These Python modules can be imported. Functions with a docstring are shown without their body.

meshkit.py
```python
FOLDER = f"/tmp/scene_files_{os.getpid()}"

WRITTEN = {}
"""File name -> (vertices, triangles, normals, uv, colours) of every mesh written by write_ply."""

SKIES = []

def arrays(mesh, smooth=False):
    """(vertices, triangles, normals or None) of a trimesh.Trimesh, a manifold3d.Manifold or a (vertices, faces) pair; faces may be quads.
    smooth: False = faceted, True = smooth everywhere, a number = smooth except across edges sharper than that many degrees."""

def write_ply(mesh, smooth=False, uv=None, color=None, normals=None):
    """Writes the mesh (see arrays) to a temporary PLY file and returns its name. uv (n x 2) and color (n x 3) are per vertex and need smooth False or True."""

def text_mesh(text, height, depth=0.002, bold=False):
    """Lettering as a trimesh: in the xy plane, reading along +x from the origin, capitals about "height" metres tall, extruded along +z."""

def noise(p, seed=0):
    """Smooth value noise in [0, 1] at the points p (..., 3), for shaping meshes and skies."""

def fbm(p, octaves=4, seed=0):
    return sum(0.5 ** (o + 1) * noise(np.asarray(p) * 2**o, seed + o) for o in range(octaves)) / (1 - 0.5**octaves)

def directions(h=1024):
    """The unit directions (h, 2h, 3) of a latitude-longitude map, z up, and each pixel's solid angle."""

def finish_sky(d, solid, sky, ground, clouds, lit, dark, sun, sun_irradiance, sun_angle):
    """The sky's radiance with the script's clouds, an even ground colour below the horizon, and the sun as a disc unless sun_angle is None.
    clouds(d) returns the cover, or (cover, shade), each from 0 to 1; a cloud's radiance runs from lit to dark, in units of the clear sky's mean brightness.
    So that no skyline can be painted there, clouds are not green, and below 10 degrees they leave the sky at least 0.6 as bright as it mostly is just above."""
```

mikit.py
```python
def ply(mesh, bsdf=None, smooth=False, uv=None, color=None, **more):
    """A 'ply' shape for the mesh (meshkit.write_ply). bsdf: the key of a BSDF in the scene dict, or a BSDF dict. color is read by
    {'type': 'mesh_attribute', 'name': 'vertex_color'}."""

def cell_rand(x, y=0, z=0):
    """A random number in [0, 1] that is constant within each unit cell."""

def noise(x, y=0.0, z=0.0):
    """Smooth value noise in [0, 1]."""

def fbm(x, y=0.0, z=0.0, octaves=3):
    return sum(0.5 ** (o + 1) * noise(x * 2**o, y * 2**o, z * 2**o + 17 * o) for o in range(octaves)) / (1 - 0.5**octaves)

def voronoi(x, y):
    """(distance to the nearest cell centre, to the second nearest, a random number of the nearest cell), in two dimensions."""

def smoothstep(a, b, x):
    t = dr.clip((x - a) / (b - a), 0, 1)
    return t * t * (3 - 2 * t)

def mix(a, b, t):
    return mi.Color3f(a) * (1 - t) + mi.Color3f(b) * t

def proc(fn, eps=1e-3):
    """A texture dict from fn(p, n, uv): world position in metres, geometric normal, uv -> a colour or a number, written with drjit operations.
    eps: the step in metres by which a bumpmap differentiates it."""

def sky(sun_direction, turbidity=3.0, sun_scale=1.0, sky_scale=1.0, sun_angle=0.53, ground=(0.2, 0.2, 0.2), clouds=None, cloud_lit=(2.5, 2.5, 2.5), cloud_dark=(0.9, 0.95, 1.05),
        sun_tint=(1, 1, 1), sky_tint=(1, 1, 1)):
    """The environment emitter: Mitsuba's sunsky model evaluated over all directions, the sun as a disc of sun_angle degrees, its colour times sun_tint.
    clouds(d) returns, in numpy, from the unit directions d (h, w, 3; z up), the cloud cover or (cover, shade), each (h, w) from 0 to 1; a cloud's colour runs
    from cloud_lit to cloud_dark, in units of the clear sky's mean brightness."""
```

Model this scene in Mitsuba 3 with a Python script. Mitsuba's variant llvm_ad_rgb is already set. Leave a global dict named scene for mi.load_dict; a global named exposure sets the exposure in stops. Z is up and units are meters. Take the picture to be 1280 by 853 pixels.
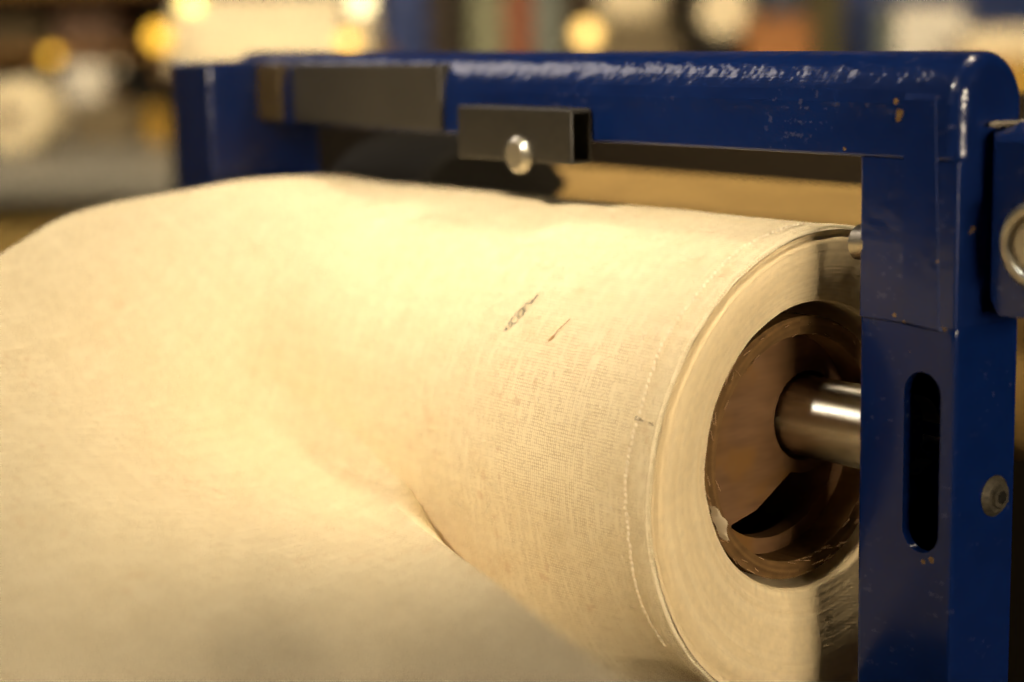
import math
import numpy as np, trimesh, manifold3d as m3, mitsuba as mi, drjit as dr
import mikit, meshkit
from mikit import noise, fbm, smoothstep, mix, cell_rand
from shapely.geometry import Polygon, Point, box as sbox
from shapely.ops import unary_union

rng = np.random.default_rng(7)
scene, labels = {}, {}
T = mi.ScalarTransform4f

# ------------------------------------------------------------------ camera, light, exposure
exposure = 0.24
F, PSI, PIT, ROLL = 2297.07, 0.90083, 0.17201, -0.02167          # pixels (of 1280), radians
CAM = np.array([0.41443, -0.47929, 0.01258])
_h = np.array([-math.sin(PSI) * math.cos(PIT), math.cos(PSI) * math.cos(PIT), -math.sin(PIT)])
_r = np.cross(_h, [0, 0, 1]); _r /= np.linalg.norm(_r); _u = np.cross(_r, _h)
_r, _u = _r * math.cos(ROLL) + _u * math.sin(ROLL), -_r * math.sin(ROLL) + _u * math.cos(ROLL)
scene['camera'] = {'type': 'thinlens', 'fov': math.degrees(2 * math.atan(640 / F)), 'fov_axis': 'x',
                   'to_world': T().look_at(origin=CAM.tolist(), target=(CAM + _h).tolist(), up=_u.tolist()),
                   'aperture_radius': 0.0081, 'focus_distance': 0.652, 'near_clip': 0.01, 'far_clip': 60.0}
# unseen lamps, placed out of view to light the roll, frame and bench: name, centre, size, aim, radiance
WARM = np.array([1.0, 0.83, 0.59])
UNSEEN_SPOT = ((0.06, -1.38, 1.06), (-0.17, 0.02, -0.005), 0.060, 1060.0)   # unseen hooded spotlight, placed to light the roll: centre, aim, radius, radiance
COOL = np.array([0.95, 0.83, 0.74])
UNSEEN_LAMPS = [
    ((-0.03, 0.18, 0.54), (0.16, 0.10), (-0.12, -0.02, -0.08), 43.0, WARM, 'unseen small lamp above the frame, placed to light the top of the roll'),
    ((1.50, -0.06, 0.03), (0.24, 0.68), (-0.02, 0.00, -0.12), 32.0, WARM, 'unseen panel lamp at the right, placed to light the end of the roll'),
    ((-2.40, -0.40, 1.35), (1.30, 1.00), (-0.20, 0.00, 0.00), 3.4, COOL, 'unseen wide pale lamp far to the left, placed to reflect in the crossbar'),
    ((-0.29, 0.08, 1.25), (1.20, 0.40), (-1.07, 0.70, 1.18), 38.0, WARM, 'unseen long panel lamp placed to light the back bench'),
]

# ------------------------------------------------------------------ helpers
def put(key, mesh, bsdf, smooth=30, uv=None, label=None, cat=None, group=None, kind=None, **more):
    base, n = key, 0
    while key in scene:
        n += 1; key = f'{base}_{n:03d}'
    scene[key] = mikit.ply(mesh, bsdf, smooth=smooth, uv=uv, **more)
    tag(key, label, cat, group, kind)
    return key

def tag(key, label=None, cat=None, group=None, kind=None):
    d = {k: v for k, v in (('label', label), ('category', cat), ('group', group), ('kind', kind)) if v}
    if d: labels[key] = d

GROUPS = {'lamp_bulb': 'small warm bulbs glowing in the background', 'file_box': 'upright file boxes behind the crossbar', 'fabric_bolt': 'cream bolts of cloth on the back bench', 'unseen_panel_lamp': 'unseen panel lamps out of view'}
def thing(key, label, cat, group=None):
    base, n = key, 0
    while key in labels:
        n += 1; key = f'{base}_{n:03d}'
    tag(key, label, cat, group or GROUPS.get(base))
    return key

def M(tm):                                   # trimesh -> manifold
    return m3.Manifold(m3.Mesh(np.asarray(tm.vertices, np.float32), np.asarray(tm.faces, np.uint32)))
def TM(man):
    m = man.to_mesh(); return trimesh.Trimesh(m.vert_properties[:, :3], m.tri_verts, process=False)

def rbox(lo, hi, r=0.001, seg=8):            # box with rounded edges
    lo, hi = np.minimum(lo, hi).astype(float), np.maximum(lo, hi).astype(float)
    r = min(r, 0.49 * float((hi - lo).min()))
    s = m3.Manifold.sphere(r, seg)
    pts = [s.translate([x, y, z]) for x in (lo[0] + r, hi[0] - r) for y in (lo[1] + r, hi[1] - r) for z in (lo[2] + r, hi[2] - r)]
    return m3.Manifold.batch_hull(pts)

def cyl(p0, p1, r, n=48, r1=None, bevel=0.0):
    p0, p1 = np.asarray(p0, float), np.asarray(p1, float)
    L = np.linalg.norm(p1 - p0); r1 = r if r1 is None else r1
    b = bevel
    prof = [[0, 0], [r - b, 0], [r, b], [r1, L - b], [r1 - b, L], [0, L]] if b else [[0, 0], [r, 0], [r1, L], [0, L]]
    m = trimesh.creation.revolve(np.array(prof), sections=n)
    m.apply_transform(trimesh.geometry.align_vectors([0, 0, 1], (p1 - p0) / L)); m.apply_translation(p0)
    return m

def grid(P, flip=False):                     # (a, b, 3) points -> mesh of quads split in two
    a, b = P.shape[:2]
    i, j = np.meshgrid(np.arange(a - 1), np.arange(b - 1), indexing='ij')
    q = np.stack([i * b + j, (i + 1) * b + j, (i + 1) * b + j + 1, i * b + j + 1], -1).reshape(-1, 4)
    if flip: q = q[:, ::-1]
    return trimesh.Trimesh(P.reshape(-1, 3), np.vstack([q[:, [0, 1, 2]], q[:, [0, 2, 3]]]), process=False)

def tube(pts, rad, n=6):
    p = np.asarray(pts, float); rad = np.broadcast_to(rad, len(p))
    t = np.gradient(p, axis=0); t /= np.linalg.norm(t, axis=1, keepdims=True) + 1e-12
    a = np.cross(t, [0.31, 0.2, 0.93]); a /= np.linalg.norm(a, axis=1, keepdims=True) + 1e-12
    b = np.cross(t, a); w = np.arange(n + 1) * 2 * np.pi / n
    return grid(p[:, None] + rad[:, None, None] * (np.cos(w)[None, :, None] * a[:, None] + np.sin(w)[None, :, None] * b[:, None]))

def prism_x(poly, x0, x1):                   # polygon in (y, z) extruded along x
    m = trimesh.creation.extrude_polygon(poly, x1 - x0, engine='earcut')
    v = m.vertices.copy(); m.vertices = np.stack([v[:, 2] + x0, v[:, 0], v[:, 1]], 1)
    return m

def sstep(a, b, x):
    t = np.clip((np.asarray(x, float) - a) / (b - a), 0, 1); return t * t * (3 - 2 * t)

def at(px, py, d):                           # design aid: the world point at a distance d behind a point of the view, for laying out the background
    return CAM + d * (_h + _r * (px - 640) / F - _u * (py - 426.5) / F)

# ------------------------------------------------------------------ materials
def rgb(*c): return {'type': 'rgb', 'value': list(c)}
def prin(color, rough=0.5, **k): return {'type': 'twosided', 'b': {'type': 'principled', 'base_color': rgb(*color) if isinstance(color, tuple) else color, 'roughness': rough, **k}}

W, D, HB, HM, L = 0.0418, 0.0350, 0.0349, 0.0166, 0.4366
YA, ZA = 0.0165, -0.1327                     # shaft axis
XE = -0.0230                                 # right end of the roll
YO, ZO, RO = 0.0121, -0.1498, 0.08845        # wound cloth: axis and radius
YH, ZH, RH = 0.0025, -0.1396, 0.0521         # bore of the wound cloth

PU, PV = 0.00118, 0.00106                    # thread pitch: round the roll, along it
def weave(uv):
    u, v = uv.x + 0.0009 * (fbm(uv.x * 90, uv.y * 65) - 0.5), uv.y + 0.0010 * (fbm(uv.x * 60 + 9, uv.y * 100) - 0.5)
    a, b = u / PU, v / PV
    ia, ib = dr.floor(a), dr.floor(b)
    over = (ia + ib) - 2 * dr.floor((ia + ib) * 0.5)
    fa, fb = a - ia - 0.5, b - ib - 0.5
    ta = 0.62 + 0.7 * noise(ia * 7.3, b * 0.13)          # each thread is thicker and thinner along its length
    tb = 0.62 + 0.7 * noise(ib * 5.1 + 40, a * 0.11)
    k = 0.75 + 0.5 * cell_rand(ia, ib, 4)
    warp = dr.maximum(0, 1 - 4 * fa * fa / (ta * ta)) * (0.6 + 0.4 * dr.cos(math.pi * fb)) * dr.select(over > 0.5, 1.0, 0.62) * k
    weft = dr.maximum(0, 1 - 4 * fb * fb / (tb * tb)) * (0.6 + 0.4 * dr.cos(math.pi * fa)) * dr.select(over > 0.5, 0.62, 1.0) * k
    return dr.maximum(warp, weft)
def slub(uv):                                            # thick places in single threads
    s1 = smoothstep(0.62, 0.90, noise(dr.floor(uv.y / PV) * 3.7, uv.x * 130, 5)) 
    s2 = smoothstep(0.72, 0.95, noise(dr.floor(uv.x / PU) * 4.3, uv.y * 110, 11)) * 0.6
    return dr.maximum(s1, s2)
def cloth_h(p, n, uv):
    return 0.75 * weave(uv) + 0.42 * slub(uv) + 0.15 * fbm(uv.x * 150, uv.y * 260, 3.0)
def cloth_c(p, n, uv):
    w = weave(uv)
    c = mix((0.55, 0.43, 0.235), (0.885, 0.775, 0.545), smoothstep(0.05, 0.80, w + 0.30 * slub(uv)))  # gaps between threads darkened: shade of the weave put into the colour
    c = c * (0.965 + 0.06 * fbm(uv.x * 22, uv.y * 18, 2.0))
    s = smoothstep(0.66, 0.80, fbm(uv.x * 260 + 3, uv.y * 300, 8.0)) * smoothstep(0.55, 0.75, noise(uv.x * 45, uv.y * 45, 4))
    c = mix(c, (0.62, 0.44, 0.24), 0.45 * s)             # bits of seed husk left in the unbleached cotton
    # faint rubbed smear near the two marks
    sm = dr.exp(-(dr.square((uv.y + 0.107) / 0.004) + dr.square((uv.x - 0.0825) / 0.004)))
    return mix(c, (0.50, 0.36, 0.20), 0.20 * sm)
CLOTH_C, CLOTH_H = mikit.proc(cloth_c), mikit.proc(cloth_h, eps=2.0e-4)
scene['cotton'] = {'type': 'twosided', 'b': {'type': 'bumpmap', 'scale': 0.00065, 't': CLOTH_H,
                   'b': {'type': 'principled', 'base_color': CLOTH_C, 'roughness': 0.85, 'specular': 0.25, 'sheen': 0.5, 'sheen_tint': 0.5}}}
def edge_h(p, n, uv):                                    # the wound edges: many thin layers, frayed
    rings = noise(uv.x / 0.00055, uv.y * 12) * 0.5 + 0.5 * noise(uv.x / 0.0012 + 30, uv.y * 6)
    return 0.22 * rings + 0.60 * weave(mi.Point2f(uv.x + 0.35 * uv.y, uv.y - 0.35 * uv.x)) + 0.3 * fbm(uv.x * 700, uv.y * 700)
def edge_c(p, n, uv):
    k = noise(uv.x / 0.0009, uv.y * 7)
    c = mix((0.68, 0.52, 0.28), (0.84, 0.70, 0.46), 0.35 + 0.35 * k)
    return c * (0.90 + 0.16 * fbm(uv.x * 500, uv.y * 420))
scene['cotton_edge'] = {'type': 'twosided', 'b': {'type': 'bumpmap', 'scale': 0.00017, 't': mikit.proc(edge_h, eps=2.0e-4),
                        'b': {'type': 'principled', 'base_color': mikit.proc(edge_c), 'roughness': 0.9, 'specular': 0.2, 'sheen': 0.4}}}
scene['thread'] = prin((0.88, 0.79, 0.61), 0.8, sheen=0.5)

# paint: gloss enamel with orange peel, chipped at a few places
CHIPS = [(0.0176, 0.0, -0.0200, 0.0017), (0.0170, 0.0, -0.0215, 0.0012), (0.0158, 0.0, -0.0160, 0.0012), (0.0194, -0.0012, -0.0375, 0.0006), (0.0194, -0.0012, -0.0420, 0.0006), (0.0345, -0.001, -0.0675, 0.0007),
         (0.0166, 0.0, -0.0872, 0.0009), (0.0214, -0.0008, -0.0890, 0.0008), (0.0371, 0.0, -0.0897, 0.0009), (0.0230, 0.0, -0.0990, 0.0005), (0.0430, 0.012, -0.0235, 0.0011),
         (0.0421, 0.0085, -0.0570, 0.0010), (0.0421, 0.0070, -0.0580, 0.0007), (-0.006, 0.0, -0.0325, 0.0007), (0.0335, 0.0, -0.1690, 0.0012), (0.0300, 0.0, -0.1705, 0.0010)]
def chip_mask(p):
    m = mi.Float(0)
    w = 0.5 * (fbm(p.x * 900, p.y * 900, p.z * 900) - 0.5)
    for x, y, z, r in CHIPS:
        d = dr.sqrt(dr.square(p.x - x) + dr.square((p.y - y) * 0.6) + dr.square(p.z - z)) / r
        m = dr.maximum(m, smoothstep(1.05, 0.85, d + w))
    return m
def paint_c(p, n, uv):
    c = mix((0.0010, 0.0088, 0.060), (0.0016, 0.0118, 0.076), fbm(p.x * 60, p.y * 60, p.z * 60))
    dust = smoothstep(0.62, 0.80, fbm(p.x * 420, p.y * 420, p.z * 420 + 5)) * smoothstep(0.5, 0.75, noise(p.x * 55, p.y * 55, p.z * 55))
    c = mix(c, (0.10, 0.10, 0.13), 0.30 * dust)
    rust = mix((0.03, 0.014, 0.004), (0.22, 0.14, 0.06), fbm(p.x * 1500, p.y * 1500, p.z * 1500))
    return mix(c, rust, chip_mask(p))
def paint_h(p, n, uv):                                   # the rounded top of the casting is rough under its paint, the flat faces are smoother
    lump = fbm(p.x * 270, p.y * 270, p.z * 270, octaves=2) + 0.5 * noise(p.x * 130 + 7, p.y * 130, p.z * 130)
    return lump * (0.22 + 0.78 * smoothstep(-0.024, -0.014, p.z))
PAINT_C = mikit.proc(paint_c)
scene['blue_paint'] = {'type': 'twosided', 'b': {'type': 'bumpmap', 'scale': 0.00048, 't': mikit.proc(paint_h, eps=3e-4),
                       'b': {'type': 'principled', 'base_color': PAINT_C, 'roughness': 0.18, 'specular': 0.38, 'clearcoat': 0.5, 'clearcoat_gloss': 0.93}}}
def flat_h(p, n, uv): return 0.5 * paint_h(p, n, uv) + 0.18 * fbm(p.x * 300, p.y * 200, p.z * 110)
scene['blue_paint_flat'] = {'type': 'twosided', 'b': {'type': 'bumpmap', 'scale': 0.00009, 't': mikit.proc(flat_h, eps=3e-4),
                            'b': {'type': 'principled', 'base_color': PAINT_C, 'roughness': 0.14, 'specular': 0.25, 'clearcoat': 0.2, 'clearcoat_gloss': 0.9}}}
scene['steel'] = {'type': 'twosided', 'b': {'type': 'roughconductor', 'material': 'none', 'specular_reflectance': rgb(0.72, 0.69, 0.63), 'alpha_u': 0.45, 'alpha_v': 0.10}}   # turned: fine grooves round the bar
scene['worn_paint'] = {'type': 'twosided', 'b': {'type': 'bumpmap', 'scale': 0.00010, 't': mikit.proc(lambda p, n, uv: fbm(p.x * 500, p.y * 500, p.z * 160), eps=3e-4), 'b': {'type': 'principled', 'base_color': mikit.proc(lambda p, n, uv: mix((0.004, 0.009, 0.046), (0.008, 0.013, 0.058), fbm(p.x * 200, p.y * 200, p.z * 80))), 'roughness': 0.38, 'specular': 0.5}}}
scene['zinc'] = prin((0.60, 0.55, 0.45), 0.36, metallic=1.0)
scene['grime'] = prin(mikit.proc(lambda p, n, uv: mix((0.05, 0.045, 0.045), (0.30, 0.25, 0.17), fbm(p.x * 900, p.y * 900, p.z * 900))), 0.6)
scene['rough_zinc'] = prin(mikit.proc(lambda p, n, uv: mix((0.015, 0.014, 0.011), (0.13, 0.11, 0.075), fbm(p.x * 700, p.y * 700, p.z * 700))), 0.5, metallic=0.6)
def card_c(p, n, uv):
    r = dr.sqrt(dr.square(p.y - YH) + dr.square(p.z - ZH))
    k = noise(r / 0.0011, dr.atan2(p.y, p.z) * 3) * 0.6 + 0.4 * fbm(p.x * 400, p.y * 400, p.z * 400)
    return mix((0.045, 0.022, 0.006), (0.22, 0.12, 0.042), k)
def card_h(p, n, uv):
    r = dr.sqrt(dr.square(p.y - YH) + dr.square(p.z - ZH))
    return noise(r / 0.0011, dr.atan2(p.y, p.z) * 3) + 0.5 * fbm(p.x * 900, p.y * 900, p.z * 900)
scene['cardboard'] = {'type': 'twosided', 'b': {'type': 'bumpmap', 'scale': 0.0006, 't': mikit.proc(card_h, eps=2e-4),
                      'b': {'type': 'principled', 'base_color': mikit.proc(card_c), 'roughness': 0.85, 'specular': 0.2}}}
def ply_c(p, n, uv):
    g = fbm(p.y * 60 + 0.6 * fbm(p.y * 30, p.z * 9), p.z * 260, p.x * 60)
    b = smoothstep(0.45, 0.75, fbm(p.y * 70, p.z * 70, 4.0))
    return mix(mix((0.10, 0.047, 0.018), (0.21, 0.11, 0.046), g), (0.17, 0.078, 0.016), b)
scene['wood_plug'] = prin(mikit.proc(ply_c), 0.6, specular=0.3)
scene['paper'] = prin((0.52, 0.42, 0.28), 0.8)
scene['ink'] = prin((0.035, 0.030, 0.028), 0.6)
scene['brown_thread'] = prin((0.42, 0.26, 0.13), 0.8)
scene['dark_knot'] = prin((0.16, 0.11, 0.05), 0.8)
scene['black_steel'] = prin(mikit.proc(lambda p, n, uv: mix((0.011, 0.0094, 0.0062), (0.020, 0.017, 0.0115), fbm(p.x * 300, p.y * 300, p.z * 300))), 0.42, specular=0.5)
scene['deep_navy'] = prin((0.0012, 0.003, 0.011), 0.6)
scene['bronze_plate'] = prin(mikit.proc(lambda p, n, uv: mix((0.022, 0.019, 0.0135), (0.038, 0.033, 0.024), fbm(p.x * 30, p.y * 200, p.z * 20))), 0.45, specular=0.5)
scene['brown_plate'] = prin((0.065, 0.043, 0.014), 0.45)

# ------------------------------------------------------------------ lamps
scene['lamp_housing'] = prin((0.25, 0.25, 0.25), 0.5)
def lamp(c, size, aim, rad, tint, label):
    key = thing('unseen_panel_lamp', label, 'lamp')
    c, aim = np.array(c, float), np.array(aim, float)
    z = aim - c; z /= np.linalg.norm(z)
    x = np.cross([0, 1, 0], z); x /= np.linalg.norm(x); y = np.cross(z, x)
    R = np.eye(4); R[:3, :3] = np.stack([x, y, z], 1); R[:3, 3] = c
    a, b = size[0] / 2, size[1] / 2
    glow = trimesh.Trimesh([[-a, -b, 0], [a, -b, 0], [a, b, 0], [-a, b, 0]], [[0, 1, 2], [0, 2, 3]], process=False).apply_transform(R)
    put(key + '__diffuser', glow, None, False, emitter={'type': 'area', 'radiance': rgb(*(rad * tint))})
    put(key + '__housing', TM(rbox([-a - .02, -b - .02, -.06], [a + .02, b + .02, -.004], .008)).apply_transform(R), 'lamp_housing')
    put(key + '__cord', cyl(c - [0, 0, -.05], c + [0, 0, 0.8], 0.004, 8), 'lamp_housing')
for l in UNSEEN_LAMPS: lamp(*l)
def unseen_spot_lamp(c, aim, r, rad):
    key = thing('unseen_spot_lamp', 'unseen hooded spotlight placed in front to light the fabric roll', 'lamp')
    c, aim = np.array(c, float), np.array(aim, float)
    z = (aim - c) / np.linalg.norm(aim - c); R = trimesh.geometry.align_vectors([0, 0, 1], z); R[:3, 3] = c
    w = np.linspace(0, 2 * np.pi, 33)[:-1]
    disc = trimesh.Trimesh(np.vstack([np.stack([r * np.cos(w), r * np.sin(w), 0 * w], 1), [[0, 0, 0]]]), [[i, (i + 1) % 32, 32] for i in range(32)], process=False).apply_transform(R)
    put(key + '__bulb', disc, None, False, emitter={'type': 'area', 'radiance': rgb(*(rad * WARM))})
    added_hood = trimesh.creation.revolve(np.array([[0, -.05], [.05, -.05], [r + .014, -.02], [r + .014, .55], [r + .010, .55], [r + .010, -.006], [0, -.006], [0, -.05]]), sections=40).apply_transform(R)  # long shade added to keep the beam off the loose sheet
    put(key + '__added_hood', added_hood, 'lamp_housing')
    put(key + '__cord', cyl(c - .05 * z, c - .05 * z + [0, 0, 0.9], 0.004, 8), 'lamp_housing')
unseen_spot_lamp(*UNSEEN_SPOT)

# ------------------------------------------------------------------ the roll of cotton
thing('fabric_roll', 'large roll of unbleached cotton canvas with its loose sheet pulled towards the front', 'fabric roll')
XL = -0.368
def sag(x, th):                              # below, the outer turn hangs slack
    return 0.024 * sstep(100, 165, th) * (1 - sstep(175, 230, th)) * sstep(-0.035, -0.12, x)
def wave(x, th):                             # the cloth is not perfectly even
    x, th = np.broadcast_arrays(np.asarray(x, float), np.asarray(th, float))
    q = np.stack([x * 22, np.cos(np.radians(th)) * 3, np.sin(np.radians(th)) * 3], -1)
    return 0.0011 * (meshkit.fbm(q, 3, 2) - 0.5) + 0.0004 * (meshkit.fbm(q * 5, 3, 9) - 0.5)
xs = np.concatenate([np.linspace(XL, XE - 0.014, 330), XE - 0.014 + 0.014 * np.linspace(0, 1, 40)[1:]])
ths = np.linspace(-180, 180, 641)
X, TH = np.meshgrid(xs, ths, indexing='ij')
rr = RO + sag(X, np.where(TH < -90, TH + 360, TH)) + wave(X, TH)
rr = rr + 0.0005 * np.exp(-((X - XE + 0.006) / 0.004) ** 2)                # a doubled hem along the end
rr = rr - 0.0012 * sstep(XE - 0.0016, XE, X) ** 2
xw = X + 0.0012 * (meshkit.fbm(np.stack([X * 0 + 3, np.cos(np.radians(TH)) * 4, np.sin(np.radians(TH)) * 4], -1), 3, 5) - 0.5) * sstep(XE - 0.02, XE, X)
t = np.radians(TH)
P = np.stack([xw, YO - rr * np.sin(t), ZO + rr * np.cos(t)], -1)
put('fabric_roll__outer_cloth', grid(P, True), 'cotton', True, uv=np.stack([t * RO, X], -1).reshape(-1, 2))
# wound edge of the roll: thin lip, a shallow groove behind it, then the telescoped layers down to the bore
ss = np.concatenate([np.linspace(0, 0.16, 26), np.linspace(0.16, 1, 110)[1:]])
S, TT = np.meshgrid(ss, np.radians(np.linspace(-180, 180, 541)), indexing='ij')
oy, oz = YO - (RO - 0.0013) * np.sin(TT), ZO + (RO - 0.0013) * np.cos(TT)
iy, iz = YH - RH * np.sin(TT), ZH + RH * np.cos(TT)
dpt = 0.0014 * np.exp(-((S - 0.075) / 0.055) ** 2) * sstep(0, 0.02, S)
xf = XE - dpt + 0.0018 * np.sin(np.pi * S) - 0.0016 * sstep(0.97, 1, S) ** 2
xf = xf + 0.00022 * (meshkit.fbm(np.stack([S * 46, np.cos(TT) * 1.5, np.sin(TT) * 1.5], -1), 3, 3) - 0.5) * sstep(0, .05, S)
xf = xf + 0.0012 * (meshkit.fbm(np.stack([0 * S + 3, np.cos(TT) * 4, np.sin(TT) * 4], -1), 3, 5) - 0.5)
y_, z_ = oy + (iy - oy) * S, oz + (iz - oz) * S
Pe = np.stack([xf, y_, z_], -1)
put('fabric_roll__wound_edge', grid(Pe), 'cotton_edge', True, uv=np.stack([S * 0.036, TT * 0.07], -1).reshape(-1, 2), label='wound cut edge of many cotton layers around the core')
bx = np.linspace(XE - 0.0016, XE - 0.2, 24)
B, TB = np.meshgrid(bx, np.radians(np.linspace(-180, 180, 241)), indexing='ij')
put('fabric_roll__bore', grid(np.stack([B, YH - RH * np.sin(TB), ZH + RH * np.cos(TB)], -1)), 'cotton_edge', True, uv=np.stack([B, TB * RH], -1).reshape(-1, 2))

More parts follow.
